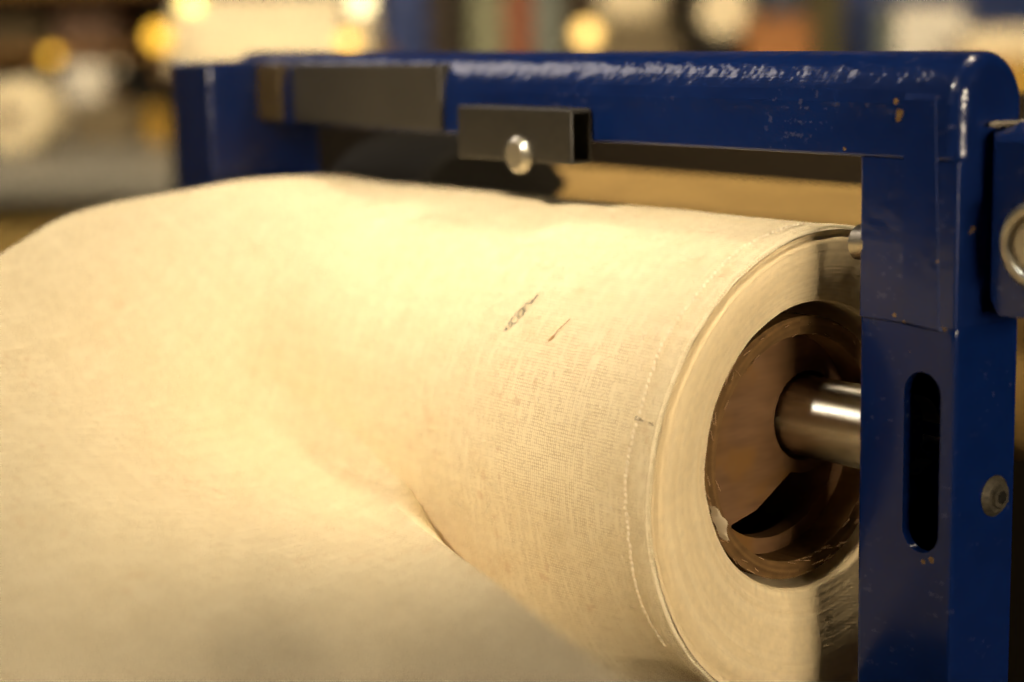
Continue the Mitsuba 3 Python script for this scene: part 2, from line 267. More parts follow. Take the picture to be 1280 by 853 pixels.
# the loose sheet: lies on the left of the roll, lifts off it and is drawn out to the front
SHEET_NET = np.array([
-3322,108,-587,-3300,142,-595,-3267,169,-602,-3223,189,-607,-3170,202,-612,-3111,210,-616,-2982,170,-612,-2869,138,-610,-2771,117,-609,-2679,99,-609,-2594,85,-610,-2515,75,-610,-2439,66,-611,-2368,60,-613,-2299,55,-615,-2233,51,-616,-2168,48,-618,
-3362,19,-584,-3294,26,-591,-3190,8,-593,-3115,9,-598,-3040,9,-603,-2959,4,-608,-2873,-5,-611,-2785,-17,-614,-2696,-29,-617,-2607,-42,-620,-2522,-54,-622,-2442,-63,-625,-2363,-72,-628,-2289,-78,-632,-2216,-84,-635,-2146,-89,-639,-2077,-93,-642,
-3269,-154,-571,-3166,-167,-576,-3091,-164,-585,-3034,-149,-594,-2982,-132,-605,-2925,-118,-614,-2854,-115,-622,-2772,-119,-628,-2684,-128,-634,-2594,-139,-639,-2505,-151,-644,-2420,-160,-649,-2337,-170,-654,-2258,-177,-660,-2180,-184,-665,-2105,-190,-670,-2031,-195,-676,
-3258,-272,-566,-3153,-283,-575,-3064,-285,-585,-2991,-279,-596,-2932,-264,-608,-2881,-243,-622,-2829,-224,-634,-2764,-214,-646,-2683,-216,-655,-2594,-223,-663,-2504,-232,-671,-2415,-241,-678,-2327,-251,-685,-2244,-259,-693,-2161,-266,-700,-2080,-273,-707,-2002,-280,-715,
-3282,-368,-566,-3171,-378,-578,-3074,-382,-590,-2988,-380,-603,-2914,-371,-617,-2851,-356,-632,-2797,-336,-648,-2741,-317,-663,-2676,-305,-677,-2595,-304,-689,-2507,-308,-700,-2417,-315,-710,-2325,-323,-720,-2237,-331,-730,-2150,-338,-739,-2065,-346,-748,-1981,-353,-758,
-3304,-465,-570,-3191,-473,-585,-3089,-475,-600,-2997,-473,-616,-2915,-466,-632,-2842,-454,-649,-2777,-438,-667,-2717,-419,-685,-2655,-401,-703,-2584,-390,-719,-2503,-387,-734,-2415,-388,-747,-2323,-394,-760,-2232,-400,-772,-2141,-407,-784,-2051,-414,-795,-1963,-421,-806,
-3317,-567,-579,-3205,-570,-597,-3103,-569,-616,-3009,-565,-635,-2922,-556,-654,-2843,-544,-673,-2771,-529,-694,-2705,-510,-714,-2640,-492,-735,-2571,-476,-754,-2494,-466,-773,-2410,-462,-790,-2319,-463,-805,-2226,-466,-820,-2133,-472,-834,-2039,-477,-848,-1948,-483,-861,
-3328,-669,-591,-3218,-667,-612,-3117,-661,-634,-3023,-653,-656,-2935,-641,-679,-2854,-627,-701,-2778,-610,-724,-2707,-591,-747,-2638,-571,-771,-2567,-553,-793,-2491,-539,-815,-2409,-529,-835,-2318,-527,-853,-2225,-527,-871,-2129,-530,-888,-2033,-534,-903,-1937,-539,-919,
-3338,-769,-602,-3231,-761,-628,-3132,-750,-653,-3039,-736,-678,-2951,-721,-704,-2870,-703,-730,-2793,-683,-756,-2719,-661,-782,-2648,-639,-808,-2575,-619,-833,-2499,-601,-858,-2417,-588,-881,-2326,-581,-902,-2231,-578,-922,-2132,-579,-941,-2032,-582,-959,-1932,-585,-977,
-3346,-865,-612,-3243,-851,-641,-3146,-835,-669,-3055,-816,-698,-2969,-796,-727,-2888,-773,-756,-2811,-749,-785,-2737,-724,-814,-2665,-699,-843,-2591,-675,-871,-2514,-653,-899,-2432,-636,-925,-2340,-626,-949,-2243,-620,-972,-2141,-619,-993,-2037,-620,-1013,-1933,-623,-1032,
-3350,-960,-621,-3250,-941,-653,-3156,-919,-684,-3067,-895,-716,-2984,-869,-749,-2905,-842,-781,-2829,-813,-813,-2757,-783,-845,-2685,-753,-877,-2611,-725,-909,-2535,-699,-939,-2453,-678,-969,-2360,-664,-996,-2260,-655,-1021,-2154,-652,-1044,-2046,-653,-1066,-1937,-654,-1087,
-3346,-1058,-629,-3248,-1033,-664,-3158,-1005,-699,-3073,-975,-735,-2993,-944,-770,-2917,-911,-806,-2844,-876,-841,-2773,-841,-877,-2704,-806,-912,-2632,-773,-947,-2557,-742,-981,-2476,-716,-1013,-2383,-698,-1043,-2281,-686,-1071,-2172,-681,-1096,-2059,-680,-1119,-1945,-681,-1142,
-3331,-1159,-640,-3236,-1129,-677,-3150,-1095,-716,-3069,-1060,-754,-2994,-1022,-793,-2922,-983,-832,-2853,-943,-871,-2786,-901,-910,-2719,-861,-949,-2651,-821,-987,-2579,-784,-1024,-2501,-752,-1060,-2409,-729,-1093,-2306,-714,-1123,-2193,-706,-1151,-2075,-704,-1176,-1956,-704,-1200,
-3307,-1265,-653,-3214,-1230,-693,-3131,-1191,-734,-3056,-1149,-776,-2985,-1105,-818,-2918,-1060,-860,-2853,-1013,-903,-2791,-966,-945,-2729,-918,-988,-2666,-872,-1030,-2599,-828,-1071,-2525,-789,-1111,-2437,-759,-1148,-2334,-739,-1181,-2218,-729,-1210,-2096,-724,-1237,-1972,-723,-1263,
-3273,-1375,-672,-3178,-1338,-715,-3099,-1294,-759,-3028,-1246,-803,-2963,-1197,-848,-2902,-1145,-894,-2843,-1092,-940,-2787,-1038,-986,-2731,-983,-1032,-2674,-929,-1078,-2615,-877,-1123,-2549,-829,-1168,-2467,-791,-1208,-2369,-764,-1245,-2253,-749,-1277,-2127,-742,-1306,-2000,-738,-1332,
-3217,-1494,-702,-3127,-1452,-746,-3050,-1404,-792,-2984,-1352,-838,-2925,-1296,-886,-2870,-1238,-934,-2818,-1179,-983,-2768,-1119,-1032,-2720,-1057,-1081,-2671,-995,-1131,-2622,-934,-1180,-2567,-876,-1229,-2496,-826,-1274,-2407,-790,-1315,-2294,-768,-1350,-2169,-756,-1381,-2039,-749,-1409,
-3140,-1622,-736,-3058,-1573,-782,-2986,-1520,-830,-2925,-1462,-879,-2871,-1400,-928,-2822,-1337,-979,-2775,-1272,-1030,-2730,-1205,-1082,-2689,-1136,-1135,-2649,-1066,-1188,-2610,-995,-1242,-2567,-926,-1295,-2510,-865,-1345,-2431,-816,-1391,-2325,-785,-1430,-2201,-767,-1463,-2071,-755,-1493,
-3042,-1759,-770,-2969,-1700,-819,-2904,-1639,-869,-2848,-1574,-921,-2801,-1504,-974,-2755,-1433,-1028,-2712,-1361,-1082,-2672,-1286,-1138,-2636,-1209,-1194,-2604,-1128,-1252,-2572,-1047,-1310,-2532,-969,-1368,-2477,-900,-1422,-2392,-849,-1469,-2274,-818,-1507,-2137,-802,-1539,-1995,-791,-1568,
-2911,-1908,-801,-2854,-1836,-855,-2799,-1764,-909,-2751,-1687,-965,-2712,-1606,-1022,-2672,-1524,-1080,-2630,-1443,-1138,-2594,-1358,-1198,-2565,-1268,-1259,-2541,-1174,-1323,-2516,-1079,-1388,-2481,-989,-1450,-2419,-914,-1507,-2311,-866,-1552,-2172,-839,-1588,-2023,-821,-1619,-1867,-810,-1647,
-2754,-2067,-832,-2714,-1982,-887,-2676,-1896,-944,-2642,-1806,-1001,-2614,-1712,-1061,-2583,-1619,-1121,-2547,-1526,-1180,-2518,-1429,-1242,-2497,-1327,-1306,-2480,-1220,-1372,-2461,-1113,-1439,-2427,-1012,-1503,-2354,-933,-1559,-2223,-889,-1598,-2071,-861,-1630,-1912,-841,-1659,-1729,-840,-1677,
-2589,-2226,-865,-2560,-2131,-921,-2537,-2032,-978,-2516,-1931,-1037,-2497,-1826,-1096,-2476,-1722,-1157,-2448,-1618,-1217,-2425,-1510,-1279,-2413,-1395,-1345,-2405,-1275,-1413,-2393,-1154,-1482,-2360,-1043,-1547,-2271,-963,-1597,-2124,-920,-1631,-1964,-888,-1660,-1791,-868,-1683,-1574,-883,-1689,
-2433,-2377,-903,-2402,-2277,-957,-2385,-2171,-1013,-2369,-2062,-1071,-2354,-1950,-1131,-2337,-1837,-1191,-2318,-1722,-1252,-2304,-1603,-1315,-2302,-1475,-1382,-2303,-1342,-1452,-2297,-1210,-1522,-2260,-1092,-1586,-2151,-1015,-1630,-1995,-969,-1660,-1827,-933,-1685,-1632,-921,-1699,-1376,-955,-1690,
-2267,-2525,-942,-2236,-2421,-993,-2218,-2310,-1048,-2205,-2195,-1105,-2191,-2077,-1163,-2177,-1958,-1222,-2164,-1834,-1282,-2160,-1704,-1347,-2168,-1564,-1416,-2178,-1418,-1487,-2174,-1277,-1557,-2125,-1157,-1616,-2001,-1081,-1654,-1839,-1031,-1680,-1660,-995,-1699,-1438,-994,-1702,-1150,-1047,-1678,
-2112,-2666,-986,-2067,-2562,-1033,-2042,-2450,-1084,-2025,-2331,-1138,-2011,-2209,-1194,-1996,-2084,-1251,-1987,-1954,-1310,-1992,-1813,-1375,-2011,-1661,-1445,-2028,-1505,-1517,-2021,-1357,-1585,-1957,-1238,-1638,-1822,-1161,-1670,-1655,-1107,-1691,-1463,-1073,-1702,-1218,-1082,-1693,-891,-1159,-1650,
-1949,-2807,-1034,-1896,-2701,-1076,-1860,-2588,-1123,-1836,-2468,-1172,-1817,-2344,-1224,-1800,-2215,-1278,-1789,-2081,-1335,-1801,-1932,-1399,-1829,-1770,-1470,-1849,-1606,-1540,-1836,-1454,-1604,-1756,-1337,-1650,-1613,-1259,-1676,-1440,-1202,-1691,-1238,-1169,-1695,-972,-1189,-1673,-631,-1275,-1618,
-1773,-2944,-1084,-1716,-2837,-1122,-1671,-2723,-1163,-1639,-2603,-1208,-1615,-2477,-1255,-1595,-2347,-1305,-1581,-2210,-1358,-1595,-2056,-1420,-1627,-1887,-1489,-1645,-1720,-1557,-1621,-1569,-1614,-1528,-1455,-1652,-1377,-1376,-1671,-1202,-1316,-1680,-1000,-1280,-1678,-723,-1305,-1645,-388,-1386,-1586,
-1581,-3077,-1134,-1523,-2967,-1168,-1474,-2852,-1204,-1436,-2732,-1244,-1406,-2606,-1287,-1384,-2473,-1333,-1370,-2334,-1382,-1382,-2178,-1440,-1408,-2009,-1505,-1416,-1842,-1567,-1378,-1696,-1616,-1268,-1588,-1643,-1112,-1510,-1654,-941,-1445,-1659,-746,-1403,-1653,-473,-1425,-1615,-152,-1496,-1553,
-1363,-3207,-1183,-1309,-3094,-1214,-1259,-2978,-1246,-1217,-2856,-1281,-1184,-2729,-1320,-1159,-2596,-1362,-1145,-2454,-1408,-1150,-2300,-1461,-1161,-2135,-1519,-1152,-1976,-1572,-1089,-1841,-1609,-958,-1744,-1623,-797,-1669,-1626,-642,-1594,-1630,-459,-1544,-1622,-197,-1559,-1580,105,-1619,-1517,
-1108,-3339,-1232,-1059,-3224,-1260,-1011,-3106,-1289,-969,-2984,-1320,-935,-2857,-1355,-908,-2723,-1392,-890,-2582,-1434,-884,-2431,-1480,-876,-2275,-1528,-841,-2128,-1568,-750,-2009,-1590,-596,-1927,-1589,-445,-1848,-1588,-322,-1755,-1597,-149,-1699,-1585,95,-1704,-1541,373,-1750,-1479,
-834,-3468,-1279,-789,-3351,-1303,-745,-3233,-1329,-705,-3110,-1357,-670,-2983,-1387,-641,-2850,-1419,-618,-2711,-1455,-597,-2566,-1493,-568,-2421,-1530,-507,-2289,-1556,-388,-2188,-1561,-223,-2116,-1548,-107,-2018,-1553,-8,-1910,-1564,155,-1851,-1548,381,-1847,-1503,632,-1876,-1443,
-557,-3588,-1320,-515,-3471,-1341,-475,-3352,-1364,-438,-3230,-1388,-404,-3103,-1414,-372,-2972,-1442,-342,-2837,-1471,-309,-2699,-1501,-261,-2564,-1525,-178,-2446,-1538,-44,-2356,-1530,108,-2281,-1514,184,-2160,-1528,277,-2050,-1536,434,-1989,-1515,641,-1975,-1469,862,-1985,-1414,
-274,-3701,-1357,-236,-3586,-1376,-199,-3467,-1395,-163,-3345,-1416,-128,-3220,-1438,-92,-3091,-1461,-55,-2960,-1484,-9,-2830,-1504,56,-2705,-1518,153,-2596,-1519,283,-2508,-1506,396,-2412,-1499,470,-2292,-1509,570,-2190,-1507,723,-2129,-1481,910,-2104,-1436,1105,-2097,-1385,
5,-3807,-1391,46,-3693,-1407,84,-3575,-1425,123,-3455,-1443,163,-3331,-1461,206,-3206,-1479,255,-3081,-1495,317,-2958,-1506,397,-2843,-1510,500,-2740,-1504,614,-2645,-1492,708,-2540,-1490,797,-2432,-1489,912,-2344,-1475,1062,-2287,-1444,1231,-2253,-1400,1403,-2234,-1352,
270,-3903,-1424,316,-3790,-1437,361,-3673,-1452,406,-3555,-1467,455,-3434,-1481,509,-3313,-1494,572,-3194,-1503,647,-3079,-1507,738,-2970,-1504,840,-2869,-1495,942,-2769,-1486,1038,-2667,-1480,1143,-2573,-1468,1269,-2497,-1445,1414,-2443,-1409,1567,-2404,-1367,1717,-2373,-1324]).reshape(34, 17, 3) / 10000.0    # control net of the loose sheet, in metres: rows run down it, columns across
SHEET_FOOT = np.array([-2378,264,-623,-2113,-12,-628,-2040,-136,-658,-1995,-231,-695,-1964,-311,-736,-1938,-384,-784,-1916,-451,-837,-1900,-509,-893,-1891,-558,-950,-1887,-598,-1004,-1886,-631,-1057,-1889,-660,-1111,-1895,-686,-1167,-1905,-708,-1228,-1925,-727,-1295,-1956,-741,-1369,-1976,-750,-1447,-1917,-751,-1519,-1804,-746,-1597,-1704,-741,-1637,-1643,-733,-1683,-1596,-719,-1740,-1569,-698,-1806,-1550,-668,-1879,-1554,-623,-1963,-1602,-552,-2064,-1711,-423,-2192,-1758,-301,-2308,-1585,-334,-2348,-1401,-368,-2389,-1217,-402,-2427,-1002,-440,-2470,-705,-493,-2525,-345,-557,-2587]).reshape(34, 3) / 10000.0    # where the fold beside its right border runs back into the roll
from scipy.interpolate import RectBivariateSpline
vs, us = np.linspace(0, 1, 260), np.linspace(0, 1, 170)
SH = np.stack([RectBivariateSpline(np.linspace(0, 1, 34), np.linspace(0, 1, 17), SHEET_NET[..., k])(vs, us) for k in range(3)], -1)
dy, dz = SH[..., 1] - YO, SH[..., 2] - ZO
rad = np.hypot(dy, dz); near = 1 - sstep(0.001, 0.012, rad - RO)
k_ = (rad + near * wave(SH[..., 0], np.degrees(np.arctan2(-dy, dz)))) / rad
SH[..., 1], SH[..., 2] = YO + dy * k_, ZO + dz * k_
q = np.stack([us[None] * 4 + 0 * vs[:, None], vs[:, None] * 3 + 0 * us[None], 0 * rad], -1)
SH[..., 2] += 0.005 * (meshkit.fbm(q, 3, 21) - 0.5) * sstep(0.02, 0.12, rad - RO) * (1 - 0.8 * sstep(0.8, 1, us))[None]   # slack
free = sstep(0.50, 0.56, vs)[:, None]
dirv = SH[:, -1] - SH[:, -6]; dirv /= np.linalg.norm(dirv, axis=1, keepdims=True)
edge = SH[:, -1]; fr = 0.0003 + 0.009 * sstep(0.5, 0.75, vs)[:, None]
dn = np.array([-0.02, 0.05, -1.0]); dn /= np.linalg.norm(dn)
rowsR, flap = [], []                                          # on the right it first runs back into the roll, then turns over and hangs down
for ang in np.linspace(0, 1.45, 12)[1:]:
    flap.append(edge + (dirv * fr * math.sin(ang) + dn * fr * (1 - math.cos(ang))) * free)
for b in np.linspace(0, 1, 14)[1:]:
    flap.append(flap[10] + dn * (0.004 + 0.09 * sstep(0.5, 0.8, vs)[:, None]) * b * free)
foot = np.stack([np.interp(vs, np.linspace(0, 1, 34), SHEET_FOOT[:, k]) for k in range(3)], -1)
turned = sstep(0.76, 0.90, vs)[:, None]
for i, fl_ in enumerate(flap):
    b = (i + 1) / len(flap)
    valley = (1 - b) ** 2 * edge + 2 * b * (1 - b) * (edge + dirv * 0.005 * free) + b * b * foot
    rowsR.append(valley * (1 - turned) + fl_ * turned)
dl = SH[:, 0] - SH[:, 5]; dl /= np.linalg.norm(dl, axis=1, keepdims=True)
rowsL = []                                                     # on the left its hem curls down
for ang in np.linspace(0, 2.4, 9)[1:]:
    rowsL.append(SH[:, 0] + 0.0035 * (dl * math.sin(ang) + np.array([0, 0, -1.0]) * (1 - math.cos(ang))))
SH = np.concatenate([np.stack(rowsL[::-1], 1), SH, np.stack(rowsR, 1)], 1)
dy, dz = SH[..., 1] - YO, SH[..., 2] - ZO
rad = np.maximum(np.hypot(dy, dz), RO)
tu = np.unwrap(np.arctan2(-dy, dz), axis=0)
uvs = np.stack([RO * (tu - np.arccos(RO / rad)) + np.sqrt(rad ** 2 - RO ** 2), SH[..., 0] - 0.5 * (rad - RO)], -1)   # as if unrolled
put('fabric_roll__loose_sheet', grid(SH), 'cotton', True, uv=uvs.reshape(-1, 2), label='loose cotton sheet drawn off the roll towards the front')

def on_roll(x, thd, lift=0.0):
    t = math.radians(thd); r = RO + lift
    return np.array([x, YO - r * math.sin(t), ZO + r * math.cos(t)])
# hem stitching along the right end
st = []
th = 2.0
while th < 126:
    x = XE - 0.0105 + 0.0006 * math.sin(th * 0.21) + rng.normal(0, 0.00015)
    ln = 0.9 + rng.uniform(-0.15, 0.2)
    pts = [on_roll(x + 0.00012 * i, th + ln * (i / 4 - 0.5), 0.0004 + 0.0004 * math.sin(math.pi * i / 4)) for i in range(5)]
    st.append(tube(pts, np.array([0.0002, 0.0005, 0.0006, 0.0005, 0.0002]), 6)); th += 1.42
put('fabric_roll__hem_stitching', trimesh.util.concatenate(st), 'thread', True, kind='stuff', label='line of small stitches along the hem of the cotton')

# ------------------------------------------------------------------ core, plug and shaft
RC, RCI, YC, ZC = 0.0478, 0.0345, YH - 0.0034, ZH - 0.0006
n = 96
tt = np.linspace(0, 2 * np.pi, n, endpoint=False)
ring = Polygon(np.stack([YC + RC * np.cos(tt), ZC + RC * np.sin(tt)], 1), [np.stack([YC + (RC - 0.0065) * np.cos(tt), ZC + (RC - 0.0065) * np.sin(tt)], 1)])
put('fabric_roll__core', prism_x(ring, XL - 0.01, XE - 0.0028), 'cardboard', label='thick brown cardboard tube at the heart of the roll')
# torn paper flap on the core's rim
fl = []
for i, a in enumerate(np.radians(np.linspace(196, 214, 9))):
    w = 0.0042 * math.sin(math.pi * (0.05 + 0.9 * i / 8)) * (0.55 + 0.45 * i / 8)
    for j in range(5):
        rj = RC - 0.001 - w * j / 4
        fl.append([XE - 0.0026 + 0.0028 * math.sin(j / 4 * 2.0) + 0.0008 * math.sin(i * 1.7), YC + rj * math.cos(a), ZC + rj * math.sin(a)])
put('fabric_roll__core__paper_flap', grid(np.array(fl).reshape(9, 5, 3)), 'paper', True, label='torn pale paper flap on the rim of the core')

fr_ = []
for _ in range(70):
    a = rng.uniform(0, 2 * np.pi); r = rng.choice([RC - 0.0004, RC - 0.0022, RC - 0.0062]); ln_ = rng.uniform(0.0012, 0.0045); c_ = rng.normal(0, 0.5); o_ = rng.uniform(-1, 1)
    fr_.append(tube([[XE - 0.0028 + 0.0022 * f * abs(c_), YC + (r + o_ * 0.0014 * f) * math.cos(a + ln_ * f / r), ZC + (r + o_ * 0.0014 * f) * math.sin(a + ln_ * f / r)] for f in np.linspace(0, 1, 5)], 0.00016, 4))
put('fabric_roll__core__frayed_fibre', trimesh.util.concatenate(fr_), 'brown_thread', True, kind='stuff')
thing('core_plug', 'brown wooden spoked plug fitted inside the cardboard core of the roll', 'plug')
def circle(y, z, r, n=72): return Polygon([(y + r * math.cos(a), z + r * math.sin(a)) for a in np.linspace(0, 2 * np.pi, n, endpoint=False)])
hub = circle(YA, ZA, 0.0215)
rim = circle(YC, ZC, RC - 0.0067).difference(circle(YC, ZC, RC - 0.0125))
XP = XE - 0.015                              # face of the plug, recessed in the core
def on_plane(px, py, x=XP):
    d = at(px, py, 1.0) - CAM; return (CAM + d * (x - CAM[0]) / d[0])[1:]
sp = Polygon([on_plane(*q) for q in [(985, 330), (1000, 392), (1008, 440), (1003, 470), (1030, 540), (985, 594), (945, 638), (905, 662), (830, 640), (830, 400)]])
spoke = sp.intersection(circle(YC, ZC, RC - 0.0069))
back = Polygon([(YA + 0.0, ZA + 0.004), (YA + 0.06, ZA + 0.03), (YA + 0.06, ZA - 0.012), (YA, ZA - 0.004)]).intersection(circle(YC, ZC, RC - 0.0069))
plug = unary_union([hub, rim, spoke, back]).buffer(0.0008).buffer(-0.0008).intersection(circle(YC, ZC, RC - 0.0067)).difference(circle(YA, ZA, 0.0168))
put('core_plug__added_dark_disc', prism_x(circle(YC, ZC, RC - 0.0067).difference(circle(YA, ZA, 0.0168)), XP - 0.055, XP - 0.049), 'black_plastic', 30)  # black disc added so the hollow behind the plug looks dark
put('core_plug__disc', prism_x(plug, XP - 0.007, XP), 'wood_plug', 30)
thing('steel_shaft', 'polished round steel shaft carrying the roll in the blue frame', 'shaft')
xx, aa = np.linspace(-0.41, 0.012, 60), np.linspace(0, 2 * np.pi, 97)
XX, AA = np.meshgrid(xx, aa, indexing='ij')
put('steel_shaft__bar', grid(np.stack([XX, YA - 0.0149 * np.sin(AA), ZA + 0.0149 * np.cos(AA)], -1), True), 'steel', True, uv=np.stack([XX, AA * 0.0149], -1).reshape(-1, 2))

# ------------------------------------------------------------------ marks on the cloth
q = rng.normal(0, 1, (400, 2))
pts = []
N = 160
for i in range(N):                           # a scribbled ink mark, looping along its length
    f = i / (N - 1); w = 0.0034 * math.sin(math.pi * min(1, f * 1.15)) ** 0.7
    x = -0.1165 + 0.0072 * f + w * math.cos(f * 40) * 0.55 + 0.0004 * q[i, 0]
    thd = 56.4 - 10.6 * f + (w * math.sin(f * 40) * 0.8 + 0.0003 * q[i, 1]) / RO * 57.3
    pts.append(on_roll(x, thd, 0.00035))
radi = 0.00005 + 0.00009 * np.abs(np.sin(np.linspace(0, 31, N))) * np.linspace(1, 0.7, N)
bits = [tube(pts[i:j], radi[i:j], 6) for i, j in ((0, 14), (16, 41), (43, 58), (60, 97), (101, 118), (121, 139), (143, 160))]
put('fabric_roll__ink_mark', trimesh.util.concatenate(bits), 'ink', True, label='black scribbled ink mark on the cotton')
pts = [on_roll(-0.0908 + 0.0052 * f + 0.0003 * math.sin(9 * f), 57.0 - 6.4 * f, 0.00028) for f in np.linspace(0, 1, 20)]
put('fabric_roll__brown_slub', tube(pts, 0.00016 + 0.00026 * np.exp(-((np.linspace(0, 1, 20) - 0.15) / 0.16) ** 2), 6), 'brown_thread', True, label='thin brown thread fleck beside the ink mark')
pts = [on_roll(XE - 0.0105 + 0.0085 * f, 70.2 + 0.6 * f, 0.0005) for f in np.linspace(0, 1, 12)]
put('fabric_roll__knot', tube(pts, 0.00022 + 0.0007 * np.exp(-((np.linspace(0, 1, 12)) / 0.18) ** 2), 6), 'dark_knot', True, label='small dark knotted thread end on the hem')
# lint: loose fibres standing on the cloth
fib = []
for _ in range(2600):
    x, thd = rng.uniform(-0.30, XE - 0.002), rng.uniform(20, 125)
    ln, a, c = rng.uniform(0.0006, 0.0026), rng.uniform(0, 6.28), rng.uniform(-1, 1)
    p = []
    for f in np.linspace(0, 1, 4):
        aa = a + c * f
        p.append(on_roll(x + ln * f * math.cos(aa), thd + ln * f * math.sin(aa) / RO * 57.3, 0.00015 + 0.0005 * math.sin(math.pi * f) * rng.uniform(.5, 1.2)))
    fib.append(tube(p, 0.00010, 3))
put('fabric_roll__lint', trimesh.util.concatenate(fib), 'thread', True, kind='stuff')

# ------------------------------------------------------------------ the blue frame
thing('machine_frame', 'glossy blue painted steel frame with rounded crossbar holding the fabric roll', 'machine frame')
def bar_poly(front=0.0, hb=HB, back=D):
    r = (back - front) / 2; c = (front + back) / 2
    arc = [(c + r * math.cos(a), -r + r * math.sin(a) * 1.0) for a in np.linspace(math.radians(4), math.radians(163), 40)]
    return Polygon([(front, -hb), (back, -hb)] + [(back, -HM)] + arc + [(front, -HM)])
def soften(man, e):                          # rounded edges: hull of spheres would lose the shape, so offset in and out is done on the outline instead
    return man
bp = bar_poly().buffer(-0.0012).buffer(0.0012, quad_segs=6)
pr = bp.exterior.segmentize(0.0015); pc = np.array(pr.coords)
pl = np.concatenate([[0], np.cumsum(np.linalg.norm(np.diff(pc, axis=0), axis=1))])
bxs = np.linspace(-0.420, 0.0012, 320)
BG = np.stack([np.broadcast_to(bxs[:, None], (320, len(pc))), np.broadcast_to(pc[None, :, 0], (320, len(pc))), np.broadcast_to(pc[None, :, 1], (320, len(pc)))], -1)
gm = grid(BG)
if (gm.face_normals[np.argmin(np.abs(gm.triangles_center[:, 1] - 0.0001) + (gm.triangles_center[:, 2] + 0.025) ** 2)][1]) > 0: gm = grid(BG, True)
put('machine_frame__crossbar', gm, 'blue_paint', True, uv=np.stack(np.meshgrid(bxs, pl, indexing='ij'), -1).reshape(-1, 2), label='rounded blue crossbar joining the two posts')
# corner casting: the crossbar's profile runs on to a rounded end and turns down into the post
def corner(x0, x1, sgn):
    layers = []
    e = 0.0055
    prof = np.array(bp.exterior.coords)[:-1]
    body = bp
    lay = []
    for f in np.linspace(0, 1, 9):
        a = f * math.pi / 2
        inset = e * (1 - math.cos(a)); lay.append((x1 - sgn * e + sgn * e * math.sin(a), inset))
    parts = [M(prism_x(bp, min(x0, x1 - sgn * e), max(x0, x1 - sgn * e)))]
    for (xa, ia), (xb, ib) in zip(lay[:-1], lay[1:]):
        pa, pb = bp.buffer(-ia), bp.buffer(-ib)
        pa = sbox(pa.bounds[0], -HB, pa.bounds[2], pa.bounds[3]).intersection(pa.union(sbox(pa.bounds[0], -HB, pa.bounds[2], -HB + 0.012)))
        pb = sbox(pb.bounds[0], -HB, pb.bounds[2], pb.bounds[3]).intersection(pb.union(sbox(pb.bounds[0], -HB, pb.bounds[2], -HB + 0.012)))
        pts = [(min(xa, xb) if sgn > 0 else max(xa, xb), *c) for c in pa.exterior.coords] + [(max(xa, xb) if sgn > 0 else min(xa, xb), *c) for c in pb.exterior.coords]
        parts.append(m3.Manifold.hull_points(np.array(pts, np.float32)))
    return m3.Manifold.batch_boolean(parts, m3.OpType.Add)
cap = corner(0.0009, W, 1)
upper_box = [m3.Manifold.cylinder(0.0544, rr_, rr_, 24).translate([x, y, -0.0893]) for x, y, rr_ in ((0.0022, 0.0012, 0.0012), (W - 0.0011, 0.0011, 0.0011), (W - 0.003, D - 0.003, 0.003), (0.0022, D - 0.0012, 0.0012))]
upper = m3.Manifold.batch_hull(upper_box)
put('machine_frame__corner', TM(cap.refine_to_length(0.002)), 'blue_paint', 26, label='rounded upper corner of the blue frame at the right')
put('machine_frame__sleeve', TM(upper.refine_to_length(0.003)), 'blue_paint', 26, label='upper sleeve of the right hand post below the rounded corner')
# raised strip on the front of the corner, bevelled at its top
s0, s1, zt, zb1, zb2 = 0.0197, 0.0352, -0.0142, -0.0905, -0.0912
strip = m3.Manifold.hull_points(np.array([(s0, 0.001, zt + 0.0016), (s1 - 0.002, 0.001, zt + 0.0016), (s0, 0.001, zb1), (s1 + 0.0014, 0.0012, zb2), (s0 + 0.0006, -0.0011, zt - 0.0012), (s1 - 0.003, -0.0004, zt - 0.0012),
         (s0 + 0.0012, -0.0011, zb1 + 0.0016), (s1 + 0.0002, -0.0004, zb2 + 0.001)], np.float32))
put('machine_frame__raised_strip', TM(strip.refine_to_length(0.002)), 'blue_paint', 20, label='raised flat strip on the front of the corner')
# lower post: square tube with a slot
lo = TM(rbox([0.001, 0.0006, -0.46], [W - 0.0002, D - 0.0004, -0.0885], 0.0016))
tube_m = M(lo) - m3.Manifold.cube([W - 0.009, D - 0.008, 0.35]).translate([0.0045, 0.0042, -0.44])
sx0, sx1, sz0, sz1 = 0.0208, 0.0362, -0.1052, -0.1675
rs_ = (sx1 - sx0) / 2
slot = m3.Manifold.batch_hull([m3.Manifold.cylinder(0.012, rs_, rs_, 40).rotate([90, 0, 0]).translate([(sx0 + sx1) / 2, 0.006, z]) for z in (sz0 - rs_, sz1 + rs_)])
put('machine_frame__post', TM((tube_m - slot).refine_to_length(0.004)), 'blue_paint_flat', 26, label='right hand blue post with a long slot')
# far post
put('machine_frame__post', TM(rbox([-0.4250, -0.0300, -0.46], [-0.3880, 0.0330, -0.004], 0.0016, 12).refine_to_length(0.004)), 'blue_paint', 30, label='left hand blue post behind the loose sheet')
put('machine_frame__base', TM(rbox([-L - W - 0.03, -0.06, -0.478], [W + 0.03, 0.30, -0.458], 0.003)), 'blue_paint_flat')
